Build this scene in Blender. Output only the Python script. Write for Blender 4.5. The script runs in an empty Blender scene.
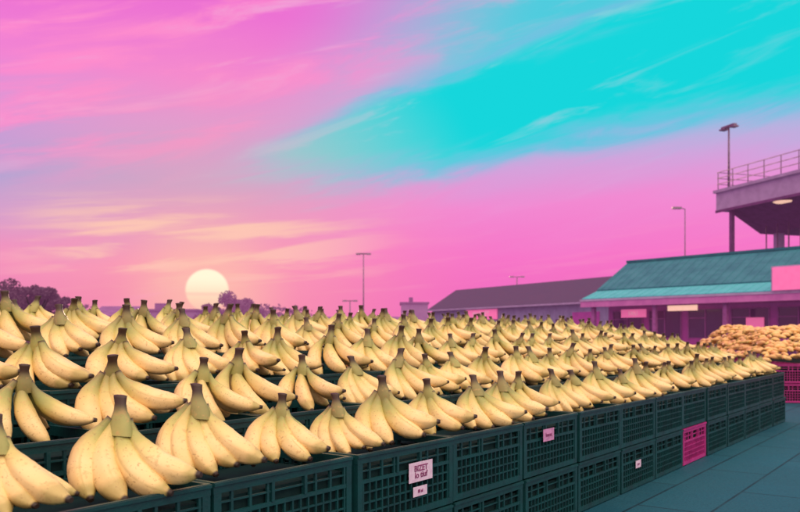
import bpy, bmesh, math, random
from mathutils import Vector, Matrix
random.seed(7)
S=bpy.context.scene
S.view_settings.view_transform='Standard'; S.view_settings.look='None'; S.view_settings.exposure=0
EYE=1.034
def lin(c):
    return tuple(((x/255)/12.92 if x/255<=.04045 else ((x/255+.055)/1.055)**2.4) for x in c)+(1,)
# ---------------- node helpers
class NT:
    def __init__(s,nt): s.nt=nt; s.n=nt.nodes; s.l=nt.links
    def put(s,sock,v):
        if hasattr(v,'is_output'): s.l.new(v,sock)
        elif isinstance(v,(int,float)):
            try: sock.default_value=v
            except TypeError: sock.default_value=(v,v,v)
        else:
            sock.default_value=v
    def M(s,op,a,b=0.0,c=0.0,clamp=False):
        n=s.n.new('ShaderNodeMath'); n.operation=op; n.use_clamp=clamp
        s.put(n.inputs[0],a); s.put(n.inputs[1],b); s.put(n.inputs[2],c); return n.outputs[0]
    def ss(s,x,a,b,o0=0.0,o1=1.0):
        n=s.n.new('ShaderNodeMapRange'); n.interpolation_type='SMOOTHSTEP'
        s.put(n.inputs[0],x); n.inputs[1].default_value=a; n.inputs[2].default_value=b
        n.inputs[3].default_value=o0; n.inputs[4].default_value=o1; return n.outputs[0]
    def mix(s,f,a,b,mode='MIX'):
        n=s.n.new('ShaderNodeMix'); n.data_type='RGBA'; n.blend_type=mode
        s.put(n.inputs[0],f); s.put(n.inputs[6],a); s.put(n.inputs[7],b); return n.outputs[2]
    def ramp(s,f,stops,interp='LINEAR'):
        n=s.n.new('ShaderNodeValToRGB'); s.put(n.inputs[0],f); cr=n.color_ramp; cr.interpolation=interp
        while len(cr.elements)<len(stops): cr.elements.new(.5)
        for e,(p,c) in zip(cr.elements,stops): e.position=p; e.color=c
        return n.outputs[0]
    def comb(s,x,y,z):
        n=s.n.new('ShaderNodeCombineXYZ'); s.put(n.inputs[0],x); s.put(n.inputs[1],y); s.put(n.inputs[2],z); return n.outputs[0]
    def noise(s,v,sc,det=4,rough=.55,dist=0.0):
        n=s.n.new('ShaderNodeTexNoise'); s.put(n.inputs['Vector'],v); n.inputs['Scale'].default_value=sc
        n.inputs['Detail'].default_value=det; n.inputs['Roughness'].default_value=rough; n.inputs['Distortion'].default_value=dist
        return n.outputs['Fac']
# ---------------- world
W=bpy.data.worlds.new("World"); S.world=W; W.use_nodes=True
w=NT(W.node_tree); w.n.clear()
tc=w.n.new('ShaderNodeTexCoord')
nv=w.n.new('ShaderNodeVectorMath'); nv.operation='NORMALIZE'; w.l.new(tc.outputs['Generated'],nv.inputs[0]); D=nv.outputs[0]
sp=w.n.new('ShaderNodeSeparateXYZ'); w.l.new(D,sp.inputs[0]); X,Y,Z=sp.outputs
r=w.M('SQRT',w.M('ADD',w.M('MULTIPLY',X,X),w.M('ADD',w.M('MULTIPLY',Y,Y),1e-5)))
U=w.M('MULTIPLY_ADD',w.M('DIVIDE',X,r),8.94,4.0)
V=w.M('MULTIPLY_ADD',w.M('DIVIDE',Z,r),-8.4,3.35)
al=w.M('MULTIPLY_ADD',V,-.28,U)
ac=w.M('MULTIPLY_ADD',U,.27,V)
n1=w.noise(w.comb(w.M('MULTIPLY',al,.35),w.M('MULTIPLY',ac,1.5),0.0),1.0,3,.55,.3)
n2=w.noise(w.comb(w.M('MULTIPLY',al,.55),w.M('MULTIPLY',ac,3.6),3.3),1.0,5,.62,.7)
n3=w.noise(w.comb(w.M('MULTIPLY',U,.5),w.M('MULTIPLY',w.M('MULTIPLY_ADD',U,.10,V),5.5),7.1),1.0,4,.6,.4)
n1c=w.M('SUBTRACT',n1,.5); n2c=w.M('SUBTRACT',n2,.5)
Vn=w.M('ADD',V,w.M('MULTIPLY',n1c,.5))
t=w.M('DIVIDE',Vn,3.35,clamp=True)
def st(l): return [(a/3.35,lin(c)) for a,c in l]
left=w.ramp(t,st([(0,(236,112,212)),(.7,(242,132,212)),(1.2,(210,152,218)),(1.8,(160,164,218)),(2.2,(202,156,212)),(2.65,(242,138,194)),(3.1,(234,110,180)),(3.35,(224,100,174))]))
right=w.ramp(t,st([(0,(80,204,222)),(.7,(100,202,224)),(1.2,(158,188,226)),(1.6,(212,162,220)),(2.0,(242,138,210)),(2.5,(247,118,200)),(3.0,(242,106,190)),(3.35,(234,102,182))]))
col=w.mix(w.ss(w.M('MULTIPLY_ADD',V,.6,U),2.6,5.6),left,right)
pk=w.M('MULTIPLY',w.ss(w.M('ADD',n2,w.M('MULTIPLY',n1c,1.2)),.40,.66),w.M('MULTIPLY',w.ss(V,2.1,1.2),w.ss(w.M('MULTIPLY_ADD',V,1.9,U),6.4,3.4)))
col=w.mix(w.M('MULTIPLY',pk,.9),col,lin((255,138,208)))
# cyan wedge
nz=w.M('ADD',w.M('MULTIPLY',n1c,.7),w.M('MULTIPLY',n2c,.65))
Lw=w.M('ADD',w.M('SUBTRACT',w.M('MULTIPLY_ADD',U,-.140,2.20),V),nz)
Up=w.M('ADD',w.M('SUBTRACT',V,w.M('MULTIPLY_ADD',U,-.35,2.20)),nz)
band=w.M('MULTIPLY',w.M('MULTIPLY',w.ss(Lw,-.35,.40),w.ss(Up,-.25,.38)),w.ss(U,.9,3.6))
col=w.mix(w.ss(band,.0,.55),col,lin((122,190,226)))
col=w.mix(w.ss(band,.22,.95),col,lin((22,214,220)))
wisp=w.M('MULTIPLY',w.M('MULTIPLY',w.ss(n2,.54,.72),w.ss(V,2.6,1.2)),w.ss(U,7.6,5.0,.4,1.0))
col=w.mix(w.M('MULTIPLY',wisp,.34),col,lin((220,190,228)))
# peach low streaks and glow near the sun
sd=Vector((-.241,1,.056)).normalized()
dn=w.n.new('ShaderNodeVectorMath'); dn.operation='DISTANCE'; w.l.new(D,dn.inputs[0]); dn.inputs[1].default_value=sd; dist=dn.outputs['Value']
col=w.mix(w.M('MULTIPLY',w.ss(dist,.38,.0),.68),col,lin((255,166,172)))
col=w.mix(w.M('MULTIPLY',w.ss(dist,.12,.01),.6),col,lin((255,200,172)))
wx=w.M('MULTIPLY',w.ss(U,-.3,1.0),w.ss(U,4.4,2.2)); wy=w.M('MULTIPLY',w.ss(V,1.85,2.25),w.ss(V,3.0,2.6))
pe=w.M('MULTIPLY',w.M('MULTIPLY',w.ss(n3,.45,.66),wx),wy)
col=w.mix(w.M('MULTIPLY',pe,.85),col,lin((255,206,178)))
lo=w.M('MULTIPLY',w.ss(n3,.5,.7),w.ss(V,2.0,2.6))
col=w.mix(w.M('MULTIPLY',lo,.22),col,lin((255,160,200)))
disc=w.ss(dist,.0272,.0236)
bars=w.M('MULTIPLY',w.ss(V,2.905,2.925),w.ss(V,2.965,2.935))
disc=w.M('MULTIPLY',disc,w.M('SUBTRACT',1.0,w.M('MULTIPLY',bars,.35)))
disc=w.M('MULTIPLY',disc,w.ss(V,3.14,2.90,.40,1.0))
col=w.mix(disc,col,w.mix(w.ss(V,2.74,3.02),(1.15,.95,.70,1),(1.0,.70,.50,1)))
# sky opposite the sunset: mauve twilight, bright lobe added to light the bananas
back=w.ss(Y,.15,-.5)
dt=w.n.new('ShaderNodeVectorMath'); dt.operation='DOT_PRODUCT'; w.l.new(D,dt.inputs[0]); dt.inputs[1].default_value=Vector((.28,-.48,.83)).normalized()
lobe=w.ss(dt.outputs['Value'],.45,.98)
bc=w.mix(w.ss(Z,-.1,.5),(.62,.31,.43,1),(.70,.50,.64,1))
col=w.mix(w.M('MULTIPLY',back,.95),col,bc)
ov=w.ss(Z,.5,.9)
col=w.mix(w.M('MULTIPLY',ov,.6),col,(.78,.62,.74,1))
col=w.mix(lobe,col,(2.6,2.15,1.80,1))
bg=w.n.new('ShaderNodeBackground'); w.l.new(col,bg.inputs[0]); bg.inputs[1].default_value=1.0
wo=w.n.new('ShaderNodeOutputWorld'); w.l.new(bg.outputs[0],wo.inputs[0])
sun=bpy.data.lights.new("sun",'SUN'); sun.energy=1.5; sun.angle=math.radians(2); sun.color=(1,.58,.45)
so=bpy.data.objects.new("sun_light",sun); S.collection.objects.link(so)
so.rotation_euler=Vector((-.241,1,.10)).normalized().to_track_quat('Z','Y').to_euler()
# ---------------- materials
def mat(name,c1,c2=None,scale=8,rough=.7,spec=.3,bump=0,bscale=60,emit=None,es=0,metal=0,stretch=(1,1,1)):
    m=bpy.data.materials.new(name); m.use_nodes=True; k=NT(m.node_tree); b=k.n['Principled BSDF']
    tcn=k.n.new('ShaderNodeTexCoord'); mp=k.n.new('ShaderNodeMapping'); mp.inputs['Scale'].default_value=stretch
    k.l.new(tcn.outputs['Object'],mp.inputs[0]); o=mp.outputs[0]
    c1=tuple(c1)+(1,); c2=tuple(c2)+(1,) if c2 else tuple(x*.7 for x in c1[:3])+(1,)
    nn=k.noise(o,scale,4,.6)
    k.l.new(k.mix(k.ss(nn,.35,.68),c1,c2),b.inputs['Base Color'])
    k.l.new(k.ss(nn,.2,.8,max(.05,rough-.12),min(1,rough+.12)),b.inputs['Roughness'])
    b.inputs['Specular IOR Level'].default_value=spec; b.inputs['Metallic'].default_value=metal
    if bump:
        bn=k.n.new('ShaderNodeBump'); bn.inputs['Strength'].default_value=bump; bn.inputs['Distance'].default_value=.01
        k.l.new(k.noise(o,bscale,3),bn.inputs['Height']); k.l.new(bn.outputs[0],b.inputs['Normal'])
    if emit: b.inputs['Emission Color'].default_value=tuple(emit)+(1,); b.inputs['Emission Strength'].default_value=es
    return m
def banana_mat(name="banana_skin",mul=(1,1,1)):
    m=bpy.data.materials.new(name); m.use_nodes=True; k=NT(m.node_tree); b=k.n['Principled BSDF']
    a=k.n.new('ShaderNodeAttribute'); a.attribute_name='along'; f=a.outputs['Fac']
    a2=k.n.new('ShaderNodeAttribute'); a2.attribute_name='tint'; tnt=a2.outputs['Fac']
    a3=k.n.new('ShaderNodeAttribute'); a3.attribute_name='ridge'; rdg=a3.outputs['Fac']
    tcn=k.n.new('ShaderNodeTexCoord'); oi=k.n.new('ShaderNodeObjectInfo'); rnd=oi.outputs['Random']
    va=k.n.new('ShaderNodeVectorMath'); va.operation='ADD'; k.l.new(tcn.outputs['Object'],va.inputs[0]); k.l.new(k.comb(k.M('MULTIPLY',rnd,9.0),tnt,0.0),va.inputs[1]); o=va.outputs[0]
    nn=k.noise(o,16,3); nf=k.noise(o,130,3); nm=k.noise(o,48,3)
    f2=k.M('ADD',f,k.M('MULTIPLY',k.M('SUBTRACT',nn,.5),.2))
    f2=k.M('ADD',f2,k.M('MULTIPLY',k.M('SUBTRACT',k.M('ADD',tnt,rnd),1.0),.18))
    c=k.ramp(f2,[(0,(.16,.16,.05,1)),(.17,(.28,.31,.08,1)),(.32,(.55,.49,.14,1)),(.46,(.85,.64,.25,1)),(.62,(.93,.70,.33,1)),(.86,(.89,.64,.27,1)),(.94,(.50,.40,.13,1))])
    c=k.mix(k.M('MULTIPLY',k.M('MULTIPLY',k.ss(rdg,.7,1.0),k.ss(nn,.32,.6)),.48),c,(.48,.33,.09,1))
    c=k.mix(k.M('MULTIPLY',k.ss(nf,.60,.70),.55),c,(.28,.13,.05,1))
    c=k.mix(k.M('MULTIPLY',k.ss(nm,.58,.72),.5),c,(.56,.32,.11,1))
    c=k.mix(k.M('MULTIPLY',tnt,.25),c,(.90,.55,.24,1))
    c=k.mix(k.ss(f,.085,.03),c,(.055,.028,.02,1))
    c=k.mix(k.ss(f,.945,.975),c,(.045,.025,.018,1))
    if mul!=(1,1,1): c=k.mix(1.0,c,tuple(mul)+(1,),'MULTIPLY')
    k.l.new(c,b.inputs['Base Color']); b.inputs['Roughness'].default_value=.48; b.inputs['Specular IOR Level'].default_value=.4
    bn=k.n.new('ShaderNodeBump'); bn.inputs['Strength'].default_value=.25; bn.inputs['Distance'].default_value=.004
    k.l.new(nm,bn.inputs['Height']); k.l.new(bn.outputs[0],b.inputs['Normal'])
    return m
BAN=banana_mat(); BANH=banana_mat("banana_skin_ripe",(1.0,.84,.72))
GREEN=mat("crate_green_plastic",(.007,.060,.062),(.004,.038,.042),9,.40,.45,.15,90)
PINK=mat("crate_magenta_plastic",(.50,.03,.23),(.36,.02,.17),9,.45,.4)
DARK_FILL=mat("crate_dark_fill",(.006,.022,.024),(.01,.03,.03),20,.9,.1)  # near-black fill standing in for shade inside the crates
WOOD=mat("pallet_wood",(.20,.13,.08),(.12,.08,.05),6,.85,.2,.3,40,stretch=(1,8,8))
LABEL=mat("label_paper",(.78,.60,.74),(.68,.46,.62),40,.6)
LPINK=mat("label_pink",(.70,.30,.55),None,30,.6)
INK=mat("label_ink",(.30,.06,.18),None,20,.7)
# ---------------- mesh builder
class MB:
    def __init__(s): s.bm=bmesh.new(); s.mats=[]
    def mi(s,m):
        if m not in s.mats: s.mats.append(m)
        return s.mats.index(m)
    def box(s,x0,x1,y0,y1,z0,z1,m,M=None):
        vs=[s.bm.verts.new((x,y,z)) for z in(z0,z1) for x,y in((x0,y0),(x1,y0),(x1,y1),(x0,y1))]
        if M:
            for v in vs: v.co=M@v.co
        i=s.mi(m)
        for q in((3,2,1,0),(4,5,6,7),(0,1,5,4),(1,2,6,5),(2,3,7,6),(3,0,4,7)):
            f=s.bm.faces.new([vs[a] for a in q]); f.material_index=i
    def poly(s,pts,m):
        f=s.bm.faces.new([s.bm.verts.new(p) for p in pts]); f.material_index=s.mi(m)
    def prism(s,prof,x0,x1,m):
        a=[s.bm.verts.new((x0,y,z)) for y,z in prof]; b=[s.bm.verts.new((x1,y,z)) for y,z in prof]; i=s.mi(m); n=len(prof)
        s.bm.faces.new(a[::-1]).material_index=i; s.bm.faces.new(b).material_index=i
        for k in range(n): s.bm.faces.new((a[k],a[(k+1)%n],b[(k+1)%n],b[k])).material_index=i
    def tube(s,p0,p1,r0,r1,m,n=10,smooth=True):
        p0=Vector(p0);p1=Vector(p1);d=(p1-p0).normalized();u=d.orthogonal().normalized();v=d.cross(u);i=s.mi(m)
        A=[];B=[]
        for k in range(n):
            a=2*math.pi*k/n; o=u*math.cos(a)+v*math.sin(a); A.append(s.bm.verts.new(p0+o*r0)); B.append(s.bm.verts.new(p1+o*r1))
        for k in range(n):
            f=s.bm.faces.new((A[k],A[(k+1)%n],B[(k+1)%n],B[k])); f.material_index=i; f.smooth=smooth
        s.bm.faces.new(A[::-1]).material_index=i; s.bm.faces.new(B).material_index=i
    def mesh(s,name):
        me=bpy.data.meshes.new(name); bmesh.ops.recalc_face_normals(s.bm,faces=s.bm.faces); s.bm.to_mesh(me); s.bm.free()
        for m in s.mats: me.materials.append(m)
        return me
def obj(name,me,parent=None,loc=None,rz=None):
    o=bpy.data.objects.new(name,me); S.collection.objects.link(o)
    if parent: o.parent=parent
    if loc is not None: o.location=loc
    if rz is not None: o.rotation_euler=(0,0,rz)
    return o
def empty(name,loc=(0,0,0),rz=0):
    o=bpy.data.objects.new(name,None); S.collection.objects.link(o); o.location=loc; o.rotation_euler=(0,0,rz); o.empty_display_size=.3; return o
# ---------------- bananas
PROF=[(0,.0125),(.05,.012),(.12,.013),(.19,.018),(.29,.027),(.42,.0335),(.60,.0345),(.75,.0315),(.86,.024),(.92,.0155),(.95,.010),(.985,.009),(1,.007)]
def prad(s):
    for (a,x),(b,y) in zip(PROF,PROF[1:]):
        if s<=b: return x+(y-x)*(s-a)/(b-a)
    return PROF[-1][1]
def finger(bm,lay,T0,T1,L,rs,org,nseg=24,nr=15,M=None,lo=0.0):
    la,lt,lr=lay
    T0=Vector(T0).normalized(); T1=Vector(T1).normalized(); ang=T0.angle(T1); ax=T0.cross(T1).normalized()
    tint=random.random(); p=Vector(org); rings=[]; ds=L/nseg; ph=random.random()*6
    for i in range(nseg+1):
        s=i/nseg; e=s*s*(3-2*s)*.45+s*.55
        T=Matrix.Rotation(ang*e,3,ax)@T0; B=ax; N=B.cross(T)
        if i: p=p+T*ds
        rr=prad(s)*rs; ring=[]
        for k in range(nr):
            q=2*math.pi*k/nr; cr=math.cos(5*q+ph)
            g=rr*(1+.065*cr*min(1,s*3)); co=p+(N*math.cos(q)+B*math.sin(q))*g
            if M: co=M@co
            v=bm.verts.new(co); v[la]=lo+(1-lo)*s; v[lt]=tint; v[lr]=cr*.5+.5; ring.append(v)
        rings.append(ring)
    for a,b in zip(rings,rings[1:]):
        for k in range(nr):
            f=bm.faces.new((a[k],a[(k+1)%nr],b[(k+1)%nr],b[k])); f.smooth=True
    bm.faces.new(rings[0][::-1]); bm.faces.new(rings[-1])
def layers(bm): return [bm.verts.layers.float.new(x) for x in('along','tint','ridge')]
NB=8
def bunch_mesh(idx):
    random.seed(300+idx)
    bm=bmesh.new(); lay=layers(bm); la,lt,lr=lay
    n=[4,4,4,3,4,4,3,5][idx]; H=.25; R=random.uniform
    sp_=lambda a,y:(math.sin(math.radians(a)),y,-math.cos(math.radians(a)))
    for i in range(n):   # near fingers, spread from left to right, all curling the same way
        u=i/(n-1); a0=-32+56*u+R(-6,6); a1=46+42*u+R(-9,9)
        y0=-.42+.40*u+R(-.1,.1); y1=-.35+.45*u+R(-.15,.15)
        finger(bm,lay,sp_(a0,y0),sp_(a1,y1),R(.25,.285),R(1.0,1.14),(-.020+.036*u,-.012+.016*u,H-.012),lo=.035)
    for i in range(2):
        u=(i+.5)/2; a0=-34+56*u+R(-6,6); a1=34+50*u+R(-6,6)
        finger(bm,lay,sp_(a0,.34+R(-.08,.08)),sp_(a1,.5+R(-.1,.2)),R(.235,.26),R(.9,1.0),(-.018+.034*u,.014,H-.014),lo=.035)
    rings=[]; nr=16; bend=R(-.35,.25)
    for z,rx,ry,al in((H-.055,.028,.025,.13),(H-.03,.030,.026,.11),(H-.008,.025,.022,.085),(H+.012,.017,.016,.06),(H+.030,.0145,.014,.035),(H+.045,.017,.015,.012),(H+.052,.018,.016,.0),(H+.054,.010,.009,.0)):
        ring=[]
        for k in range(nr):
            q=2*math.pi*k/nr; j=1+.10*math.cos(3*q+idx)+R(-.05,.05)
            v=bm.verts.new((rx*j*math.cos(q)+(z-H)*bend,ry*j*math.sin(q)+(z-H)*.25*math.sin(idx),z)); v[la]=al; v[lt]=.5; ring.append(v)
        rings.append(ring)
    for a,b in zip(rings,rings[1:]):
        for k in range(nr):
            f=bm.faces.new((a[k],a[(k+1)%nr],b[(k+1)%nr],b[k])); f.smooth=True
    bm.faces.new(rings[-1])
    bmesh.ops.recalc_face_normals(bm,faces=bm.faces)
    zmin=min(v.co.z for v in bm.verts); zmax=max(v.co.z for v in bm.verts); k=.268/(zmax-zmin)
    for v in bm.verts: v.co.z=(v.co.z-zmin)*k; v.co.x=(v.co.x-.06)
    me=bpy.data.meshes.new("banana_bunch_mesh"); bm.to_mesh(me); bm.free(); me.materials.append(BAN); return me
BUN=[bunch_mesh(i) for i in range(NB)]
# ---------------- crates
CL,CD,CH=.66,.44,.29
def crate_mesh(m):
    b=MB(); L,Dp,H=CL,CD,CH
    t=.014
    def side(M,length):
        b.box(0,length,0,t,H-.035,H,m,M); b.box(0,length,-.006,0,H-.012,H-.002,m,M)
        b.box(.001,length-.001,.001,t-.001,0.003,.03,m,M)
        b.box(.03,length-.03,.002,t-.002,.178,.192,m,M)
        for z in(.064,.100,.139): b.box(.03,length-.03,.004,t-.003,z,z+.007,m,M)
        b.box(.03,length-.03,.004,t-.003,.222,.228,m,M)
        n=int(length/.038)
        for i in range(1,n):
            x=length*i/n
            hh=abs(x-length/2)<.075
            b.box(x-.0035,x+.0035,.003,t-.002,.03,.178,m,M)
            if i%2==0 and not hh: b.box(x-.005,x+.005,.003,t-.002,.192,H-.035,m,M)
        for x0 in(.0015,length-.031): b.box(x0,x0+.0295,.0005,t+.01,.03,H-.035,m,M)
        hx=length/2; b.box(hx-.085,hx-.072,-.002,t,.192,H-.035,m,M); b.box(hx+.072,hx+.085,-.002,t,.192,H-.035,m,M)
    R=lambda x,y,a: Matrix.Translation((x,y,0))@Matrix.Rotation(a,4,'Z')
    side(R(0,0,0),L); side(R(L,Dp,math.pi),L)
    side(R(L-.0005,.0145,math.pi/2),Dp-.029); side(R(.0005,Dp-.0145,-math.pi/2),Dp-.029)
    b.box(.02,L-.02,.022,Dp-.022,.008,.235,DARK_FILL)  # solid dark block: stands in for interior shade, stops light leaking, carries bunches
    return b.mesh("banana_crate_mesh")
CG=crate_mesh(GREEN); CP=crate_mesh(PINK)
d=Vector((.585,.811,0)); d.normalize(); n=Vector((-d.y,d.x,0)); P0=Vector((-.1665,2.96,0)); RZ=math.atan2(d.y,d.x)
PIT=.68; RP=.45; RISE=[0,.12,.24,.35,.41,.44,.45]
def pallet_mesh(h):
    b=MB()
    for i in range(4): y=.0+i*.1225; b.box(0,CL,y,y+.0725,h-.018,h-.001,WOOD)
    for x in(0.002,.29,.578): b.box(x,x+.08,.002,CD-.002,.018,h-.019,WOOD)
    for i in range(3): y=.0+i*.18; b.box(0.001,CL-.001,y,y+.075,0.001,.017,WOOD)
    return b.mesh("wooden_pallet_mesh")
PM={j:pallet_mesh(RISE[j]) for j in range(1,7)}
random.seed(23)
for j,rise in enumerate(RISE):
    for k in range(-3,12):
        base=P0+d*(PIT*k+.01)+n*(RP*j)
        if j: obj("wooden_pallet",PM[j],loc=base+Vector((0,0,.002)),rz=RZ)
        for lv in(0,1):
            jt=Vector((random.uniform(-.006,.006),random.uniform(-.006,.006),0))
            me=CP if (j==0 and k==6 and lv==0) else CG
            obj("banana_crate",me,loc=base+jt+Vector((0,0,.004+rise+lv*(CH+.004))),rz=RZ+random.uniform(-.008,.008))
        for q in(0,1):
            top=.004+rise+2*CH+.004-.030
            jx=.03 if j==0 else .055
            pos=base+d*(.16+.34*q+random.uniform(-jx,jx))+n*((.16 if j==0 else .20)+random.uniform(-.045,.045))
            o=obj("banana_bunch",random.choice(BUN),loc=pos+Vector((0,0,top-random.uniform(0,.010))),rz=math.radians(-14)+random.uniform(-.50,.34))
            s=random.uniform(.97,1.14); o.scale=(s,s*random.uniform(.96,1.08),s*random.uniform(.92,1.04))
            o.rotation_euler[0]=random.uniform(-.10,.10); o.rotation_euler[1]=random.uniform(-.12,.08)
# labels on front crates
def label(k,u,z,wd,ht,txt,m):
    p=P0+d*(PIT*k+u)-n*.0125+Vector((0,0,z))
    e=empty("crate_label",p,RZ); b=MB(); b.box(0,wd,0,.0015,0,ht,m); obj("card",b.mesh("card"),e)
    c=bpy.data.curves.new("t",'FONT'); c.body=txt; c.size=ht*.42; c.align_x='CENTER'; c.align_y='CENTER'; c.extrude=.0004; c.space_line=.8; c.offset=.0008
    t=bpy.data.objects.new("lettering",c); S.collection.objects.link(t); t.parent=e; t.location=(wd/2,-.001,ht/2); t.rotation_euler=(math.pi/2,0,0); t.scale=(1.15,1,1); c.materials.append(INK)
label(0,.33,.435,.17,.08,"BIZET\nlo tiuf",LABEL)
label(0,.36,.375,.10,.04,"llll ul",LABEL)
label(2,.20,.47,.13,.065,"hmrat",LPINK)
label(4,.25,.14,.10,.05,"pasu",LABEL)
# ---------------- second stall: magenta crates with heap
e2=empty("banana_heap_stall",(5.5,12.2,0),math.radians(-6))
for j in range(10):
    for i in range(6):
        if j==0 or i==0 or j==9:
            for lv in(0,1):
                obj("crate",CP,e2,loc=(i*.68,j*.45,.004+lv*.3),rz=0)
bm=bmesh.new(); lay=layers(bm); random.seed(5)
for i in range(1800):
    x=random.uniform(-.02,4.0); y=random.uniform(.0,4.5)
    h=.62+.50*min(1,min(x/.6+.12,y/1.3+.1,(4.6-y)/.8))+.05*math.sin(x*3.1)*math.sin(y*2.3)+random.uniform(-.03,.03)
    M=Matrix.Translation((x,y,h))@Matrix.Rotation(random.gauss(-.3,.9),4,'Z')@Matrix.Rotation(random.uniform(-.5,.5),4,'X')
    finger(bm,lay,(1,0,.5),(1,0,-.6),.20,1.0,(-.1,0,.0),8,8,M=M,lo=.20)
bmesh.ops.recalc_face_normals(bm,faces=bm.faces)
me=bpy.data.meshes.new("heap"); bm.to_mesh(me); bm.free(); me.materials.append(BANH); obj("bananas",me,e2)
b=MB(); b.box(.66,4.0,.45,4.05,.5,.58,DARK_FILL); obj("tray",b.mesh("tray"),e2)
# ---------------- ground
gm=bpy.data.materials.new("paving_asphalt"); gm.use_nodes=True; k=NT(gm.node_tree); bs=k.n['Principled BSDF']
tcn=k.n.new('ShaderNodeTexCoord'); mp=k.n.new('ShaderNodeMapping'); mp.inputs['Rotation'].default_value=(0,0,-RZ); k.l.new(tcn.outputs['Object'],mp.inputs[0])
br=k.n.new('ShaderNodeTexBrick'); k.l.new(mp.outputs[0],br.inputs['Vector']); br.inputs['Scale'].default_value=1; br.inputs['Brick Width'].default_value=1.6; br.inputs['Row Height'].default_value=.42
br.inputs['Mortar Size'].default_value=.010; br.inputs['Mortar Smooth'].default_value=.4; br.inputs['Color1'].default_value=(.012,.095,.135,1); br.inputs['Color2'].default_value=(.008,.070,.105,1); br.inputs['Mortar'].default_value=(.003,.018,.03,1)
nb=k.noise(tcn.outputs['Object'],1.3,7,.65); nf=k.noise(tcn.outputs['Object'],60,3)
c=k.mix(k.ss(nb,.4,.7),br.outputs[0],(.020,.100,.135,1),'MIX'); c=k.mix(.45,br.outputs[0],c); c=k.mix(k.M('MULTIPLY',k.ss(nf,.48,.7),.5),c,(.006,.035,.06,1))
k.l.new(c,bs.inputs['Base Color']); k.l.new(k.ss(nb,.3,.7,.5,.8),bs.inputs['Roughness']); bs.inputs['Specular IOR Level'].default_value=.22
bn=k.n.new('ShaderNodeBump'); bn.inputs['Strength'].default_value=.5; bn.inputs['Distance'].default_value=.006; k.l.new(nf,bn.inputs['Height']); k.l.new(bn.outputs[0],bs.inputs['Normal'])
b=MB(); b.poly([(-1500,-300,0),(1500,-300,0),(1500,2500,0),(-1500,2500,0)],gm); obj("ground",b.mesh("ground"))
# ---------------- buildings
HAZE_GLOW=(.5,.12,.34)  # distance haze painted in as a faint pink self-glow on building materials
TEAL=mat("roof_teal_metal",(.025,.20,.23),(.02,.15,.19),1.2,.6,.25,emit=HAZE_GLOW,es=.03); TEAL2=mat("awning_teal_metal",(.07,.46,.47),(.06,.38,.41),1.2,.55,.3,emit=HAZE_GLOW,es=.03)
PUR=mat("purple_wall",(.50,.06,.36),(.38,.05,.30),2,.8,emit=HAZE_GLOW,es=.14); PFAS=mat("pink_fascia",(.68,.20,.48),(.56,.15,.41),2,.6,emit=HAZE_GLOW,es=.18)
GLASS=mat("dark_glass",(.07,.025,.10),(.10,.04,.13),1,.15,.6,emit=HAZE_GLOW,es=.07); FR=mat("frame_paint",(.46,.13,.38),None,3,.5,emit=HAZE_GLOW,es=.08)
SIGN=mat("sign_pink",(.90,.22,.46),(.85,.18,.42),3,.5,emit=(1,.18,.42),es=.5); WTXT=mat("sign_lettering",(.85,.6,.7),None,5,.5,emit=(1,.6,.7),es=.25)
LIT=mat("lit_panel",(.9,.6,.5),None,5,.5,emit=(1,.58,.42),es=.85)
GREYW=mat("grey_cladding",(.28,.28,.42),(.22,.23,.35),1.5,.75,emit=HAZE_GLOW,es=.14); DROOF=mat("dark_slate_roof",(.06,.045,.09),(.08,.05,.10),2,.8,emit=HAZE_GLOW,es=.09)
CONC=mat("concrete_pale",(.52,.40,.58),(.42,.32,.48),1.5,.8,emit=HAZE_GLOW,es=.12); UNDER=mat("soffit_dark",(.19,.06,.19),(.13,.05,.14),2,.9,emit=HAZE_GLOW,es=.10); STEEL=mat("galvanised_steel",(.20,.12,.20),None,6,.5,.5,emit=HAZE_GLOW,es=.08)
def text(body,size,parent,loc,m,rx=math.pi/2):
    c=bpy.data.curves.new("txt",'FONT'); c.body=body; c.size=size; c.align_x='CENTER'; c.align_y='CENTER'; c.extrude=.01
    t=bpy.data.objects.new("lettering",c); S.collection.objects.link(t); t.parent=parent; t.location=loc; t.rotation_euler=(rx,0,0); c.materials.append(m)
mk=empty("market_hall",(10.5,46,0),math.atan2(-.78,.62)); Lm=30
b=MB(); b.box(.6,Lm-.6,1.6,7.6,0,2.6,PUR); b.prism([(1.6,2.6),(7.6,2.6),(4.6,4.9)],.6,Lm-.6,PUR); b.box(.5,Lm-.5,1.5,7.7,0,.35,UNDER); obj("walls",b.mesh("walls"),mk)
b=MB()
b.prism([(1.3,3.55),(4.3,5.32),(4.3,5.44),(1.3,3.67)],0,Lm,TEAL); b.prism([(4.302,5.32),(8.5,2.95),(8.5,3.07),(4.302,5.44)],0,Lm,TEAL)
x=.3
while x<Lm:
    b.prism([(1.3,3.671),(4.3,5.441),(4.3,5.46),(1.3,3.69)],x,x+.03,TEAL); x+=.5
b.box(-.05,Lm+.05,4.2,4.42,5.42,5.55,TEAL)
b.prism([(-.1,3.02),(1.42,3.56),(1.42,3.64),(-.1,3.10)],.0,Lm,TEAL2); x=.2
while x<Lm:
    b.prism([(-.1,3.101),(1.25,3.581),(1.25,3.60),(-.1,3.12)],x,x+.03,TEAL2); x+=.5
obj("roof",b.mesh("roof"),mk)
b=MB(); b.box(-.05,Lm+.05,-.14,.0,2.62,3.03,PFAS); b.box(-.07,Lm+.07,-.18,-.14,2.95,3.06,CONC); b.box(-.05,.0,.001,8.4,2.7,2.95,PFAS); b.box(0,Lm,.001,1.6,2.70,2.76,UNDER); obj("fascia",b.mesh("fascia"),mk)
b=MB()
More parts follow.
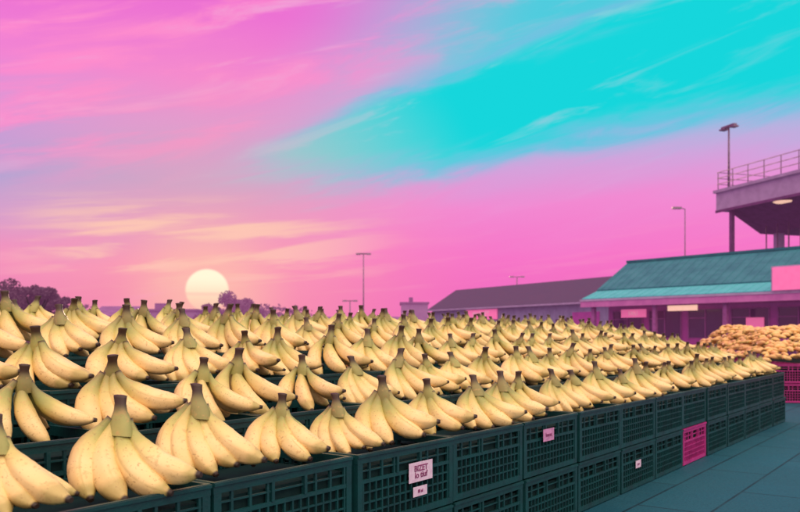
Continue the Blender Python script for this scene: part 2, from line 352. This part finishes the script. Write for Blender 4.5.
for i in range(8): x=.5+i*4; b.box(x,x+.2,.15,.35,0,2.7,FR); b.box(x-.08,x+.28,.07,.43,0,.25,CONC)
obj("posts",b.mesh("posts"),mk)
b=MB()
for i in range(12):
    x=1+i*2.4; b.box(x,x+1.9,1.56,1.598,.9 if i%3 else .05,2.35,GLASS)
    for a in(x-.06,x+.92,x+1.9): b.box(a,a+.06,1.52,1.599,.05 if i%3==0 else .84,2.41,FR)
    b.box(x,x+1.9,1.53,1.599,2.352,2.41,FR); b.box(x,x+.918,1.53,1.56,1.9,1.95,FR)
obj("windows",b.mesh("windows"),mk)
b=MB(); b.box(11.2,17,-.3,-.2,3.1,4.15,SIGN); b.box(11.1,17.1,-.2,-.16,3.02,4.22,CONC)
for x in(11.5,14,16.7): b.tube((x,-.12,3.6),(x,1.0,3.5),.03,.03,STEEL)
obj("sign_board",b.mesh("sign"),mk); text("FRESH FRUIT",.55,mk,(14.2,-.32,3.62),WTXT)
b=MB(); b.box(2.2,3.8,.6,.66,2.0,2.45,SIGN); b.box(5.2,6.9,.5,.56,2.3,2.58,LIT); b.box(9,9.9,1.45,1.51,.5,1.9,SIGN)
obj("hanging_signs",b.mesh("hs"),mk); text("DELI",.3,mk,(3,.58,2.22),WTXT)
# warehouse
wh=empty("warehouse",(3.0,80.6,0),math.atan2(-.873,.487)); Lw_=26
b=MB(); b.box(0,Lw_,.3,6.5,0,3.5,GREYW); b.prism([(.3,3.5),(6.5,3.5),(3.4,5.35)],0.02,Lw_-.02,GREYW)
x=.6
while x<Lw_: b.box(x,x+.06,.27,.298,.3,3.45,GREYW); x+=.8
obj("walls",b.mesh("w"),wh)
b=MB(); b.prism([(0,3.5),(3.4,5.55),(3.4,5.67),(-.05,3.58)],-.4,Lw_+.3,DROOF); b.prism([(3.402,5.55),(6.85,3.5),(6.85,3.6),(3.402,5.67)],-.4,Lw_+.3,DROOF)
b.box(-.4,Lw_+.3,-.12,-.0,3.42,3.56,CONC); obj("roof",b.mesh("r"),wh)
b=MB(); b.box(6.4,11.2,.1,.2,2.45,3.35,SIGN); obj("sign_board",b.mesh("s"),wh); text("MARKET",.7,wh,(8.8,.08,2.9),WTXT)
b=MB()
for x in(1.5,3.6,13,16,19): b.box(x,x+1.3,.24,.268,1.2,2.3,GLASS); b.box(x-.06,x+1.36,.20,.239,1.1,1.16,FR)
b.box(21,24,.23,.268,.0,2.8,PUR); obj("windows",b.mesh("w"),wh)
# elevated deck
gs=empty("elevated_walkway_building",(24.5,62,0),math.atan2(-7.7,2.5)); Lg=30
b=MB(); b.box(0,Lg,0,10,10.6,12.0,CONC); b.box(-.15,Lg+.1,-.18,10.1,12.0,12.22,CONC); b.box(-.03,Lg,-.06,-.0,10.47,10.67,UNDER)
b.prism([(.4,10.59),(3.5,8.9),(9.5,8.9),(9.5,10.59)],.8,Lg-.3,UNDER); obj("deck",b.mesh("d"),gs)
b=MB()
for x in(1.4,8,15,22,28): b.box(x,x+.5,4.2,4.8,0,8.89,CONC)
b.box(1.2,1.48,.2,.48,0,10.59,UNDER)
for i in range(16): x=2.4+i*1.1; b.tube((x,2.6,3),(x,2.6,9.3),.05,.05,STEEL,6)
b.box(2.2,Lg-1,2.5,2.7,6.0,6.1,STEEL)
obj("columns",b.mesh("c"),gs)
b=MB(); x=0.1
while x<Lg: b.tube((x,.1,12.2),(x,.1,13.6),.035,.035,STEEL,6); x+=1.6
for z in(12.7,13.15,13.6): b.tube((0,.1,z),(Lg,.1,z),.03,.03,STEEL,6); b.tube((.1,.1,z),(.1,9.8,z),.03,.03,STEEL,6)
obj("railing",b.mesh("r"),gs)
b=MB(); b.tube((6.2,.6,10.42),(6.2,.6,10.34),.7,.55,LIT,16); b.tube((6.2,.6,10.46),(6.2,.6,10.425),.8,.8,STEEL,16); obj("soffit_lamp",b.mesh("l"),gs)
b=MB(); b.tube((.7,.6,12.2),(.7,.6,17.0),.10,.06,STEEL); b.box(.0,1.4,.45,.75,17.0,17.15,STEEL); b.box(-.1,.4,.35,.85,16.88,16.99,STEEL); b.box(1.0,1.5,.35,.85,16.88,16.99,STEEL); obj("mast_lamp",b.mesh("m"),gs)
# small distant buildings
def shed(name,px0,px1,ytop,Yd,m,roofm,dep=8,gable=True):
    x0=(px0-400)/800*Yd; x1=(px1-400)/800*Yd; h=EYE+(335-ytop)/800*Yd
    e=empty(name,(x0,Yd,0)); L=x1-x0; b=MB(); he=h*.72 if gable else h-.25
    b.box(0,L,0,dep,0,he,m); obj("walls",b.mesh("w"),e); b=MB()
    if gable: b.prism([(-.3,he),(dep+.3,he),(dep/2,h)],-.3,L+.3,roofm)
    else: b.box(-.2,L+.2,-.2,dep+.2,he,h,roofm); b.box(L*.3,L*.45,2,4,h,h+.8,roofm)
    obj("roof",b.mesh("r"),e); b=MB(); x=1
    while x<L-1.5: b.box(x,x+1,-.06,-.002,he*.45,he*.75,GLASS); x+=2.4
    obj("windows",b.mesh("g"),e)
HZ=mat("hazy_wall",(.24,.14,.27),(.2,.12,.24),1,.9,emit=HAZE_GLOW,es=.35); HZR=mat("hazy_roof",(.16,.08,.19),None,1,.9,emit=HAZE_GLOW,es=.35)
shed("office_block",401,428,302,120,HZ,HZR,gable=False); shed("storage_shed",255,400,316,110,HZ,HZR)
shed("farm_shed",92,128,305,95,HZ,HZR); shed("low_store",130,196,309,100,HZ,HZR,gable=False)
# ---------------- lamps
def lamp(px,ytop,Yd,kind):
    x=(px-400)/800*Yd; h=EYE+(335-ytop)/800*Yd; e=empty("street_lamp",(x,Yd,0)); b=MB(); rr=.0008*Yd
    b.tube((0,0,0),(0,0,h),rr*1.3,rr*.7,STEEL); b.tube((0,0,0),(0,0,.8),rr*2,rr*2,STEEL); obj("pole",b.mesh("p"),e); b=MB(); s=Yd/75
    if kind=='T':
        b.box(-.5*s,.5*s,-.05,.05,h-.03,h+.06,STEEL)
        for a in(-1,1): b.prism([(-.12*s,h-.06),(.12*s,h-.06),(.08*s,h+.08*s),(-.08*s,h+.08*s)],a*.5*s-.2*s,a*.5*s+.2*s,STEEL)
    else:
        b.tube((0,0,h-.02),(-.5*s,0,h+.12),rr*.7,rr*.6,STEEL); b.prism([(-.18*s,h),(.18*s,h),(.1*s,h+.2*s),(-.1*s,h+.2*s)],-1.2*s,-.35*s,STEEL)
    obj("head",b.mesh("h"),e)
lamp(363.5,254,62,'T'); lamp(685,209,64,'C'); lamp(517,277,120,'T'); lamp(350,301,90,'T')
# ---------------- trees
BARK=mat("bark",(.07,.045,.05),None,6,.9)
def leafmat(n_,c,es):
    return mat(n_,c,tuple(x*.55 for x in c),1.5,.9,.1,emit=(.45,.12,.32),es=es)  # emission paints pink haze over the leaves; foliage is no light source
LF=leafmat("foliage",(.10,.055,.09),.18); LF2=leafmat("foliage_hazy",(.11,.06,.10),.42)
def leaves(b,c,rad,num,size,m):
    i=b.mi(m)
    for _ in range(num):
        v=Vector((random.gauss(0,1),random.gauss(0,1),random.gauss(0,1))).normalized()*(random.random()**.4)
        p=Vector(c)+Vector((v.x*rad[0],v.y*rad[1],v.z*rad[2])); u=Vector((random.gauss(0,1),random.gauss(0,1),random.gauss(0,1))).normalized(); w2=u.orthogonal().normalized(); s=size*random.uniform(.6,1.4)
        f=b.bm.faces.new([b.bm.verts.new(p+u*s),b.bm.verts.new(p+w2*s*.6),b.bm.verts.new(p-u*s),b.bm.verts.new(p-w2*s*.6)]); f.material_index=i
def tree(px,ytop,Yd,width,m=LF):
    x=(px-400)/800*Yd; h=EYE+(335-ytop)/800*Yd; wd=width/800*Yd/2; e=empty("tree",(x,Yd,0)); b=MB()
    b.tube((0,0,0),(.1,0,h*.45),.22,.13,BARK); tips=[]
    for i in range(8):
        a=i*.8+random.random(); q=Vector((math.cos(a)*wd*.65,math.sin(a)*wd*.65,h*random.uniform(.5,.82))); b.tube((.1,0,h*random.uniform(.28,.45)),q,.08,.02,BARK,6); tips.append(q)
    obj("trunk",b.mesh("t"),e); b=MB()
    for q in tips+[Vector((0,0,h*.82)),Vector((wd*.2,0,h*.7))]:
        rr=wd*random.uniform(.3,.5); leaves(b,q,(rr,rr,rr*.7),230,.13*Yd/70,m)
    obj("crown",b.mesh("c"),e)
random.seed(3)
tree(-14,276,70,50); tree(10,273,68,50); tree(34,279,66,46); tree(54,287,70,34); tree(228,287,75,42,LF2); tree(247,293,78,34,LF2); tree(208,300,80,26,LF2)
b=MB()
for i in range(170):
    x=random.uniform(-95,-12); leaves(b,(x,random.uniform(128,140),random.uniform(.8,4.2)+1.2*math.sin(x*.21)),(2.4,2,1.5),60,.35,LF2)
for i in range(40):
    x=random.uniform(-12,10); leaves(b,(x,150,random.uniform(.5,2.6)),(2.4,2,1.2),50,.3,LF2)
obj("distant_trees",b.mesh("dt"))
# ---------------- camera
cam=bpy.data.cameras.new("camera"); co=bpy.data.objects.new("camera",cam); S.collection.objects.link(co)
co.location=(0,0,EYE); co.rotation_euler=(math.pi/2,0,0); cam.sensor_width=36; cam.lens=36; cam.shift_y=79/800; cam.clip_end=5000; cam.clip_start=.05
cam.dof.use_dof=True; cam.dof.focus_distance=3.3; cam.dof.aperture_fstop=4.5
S.camera=co
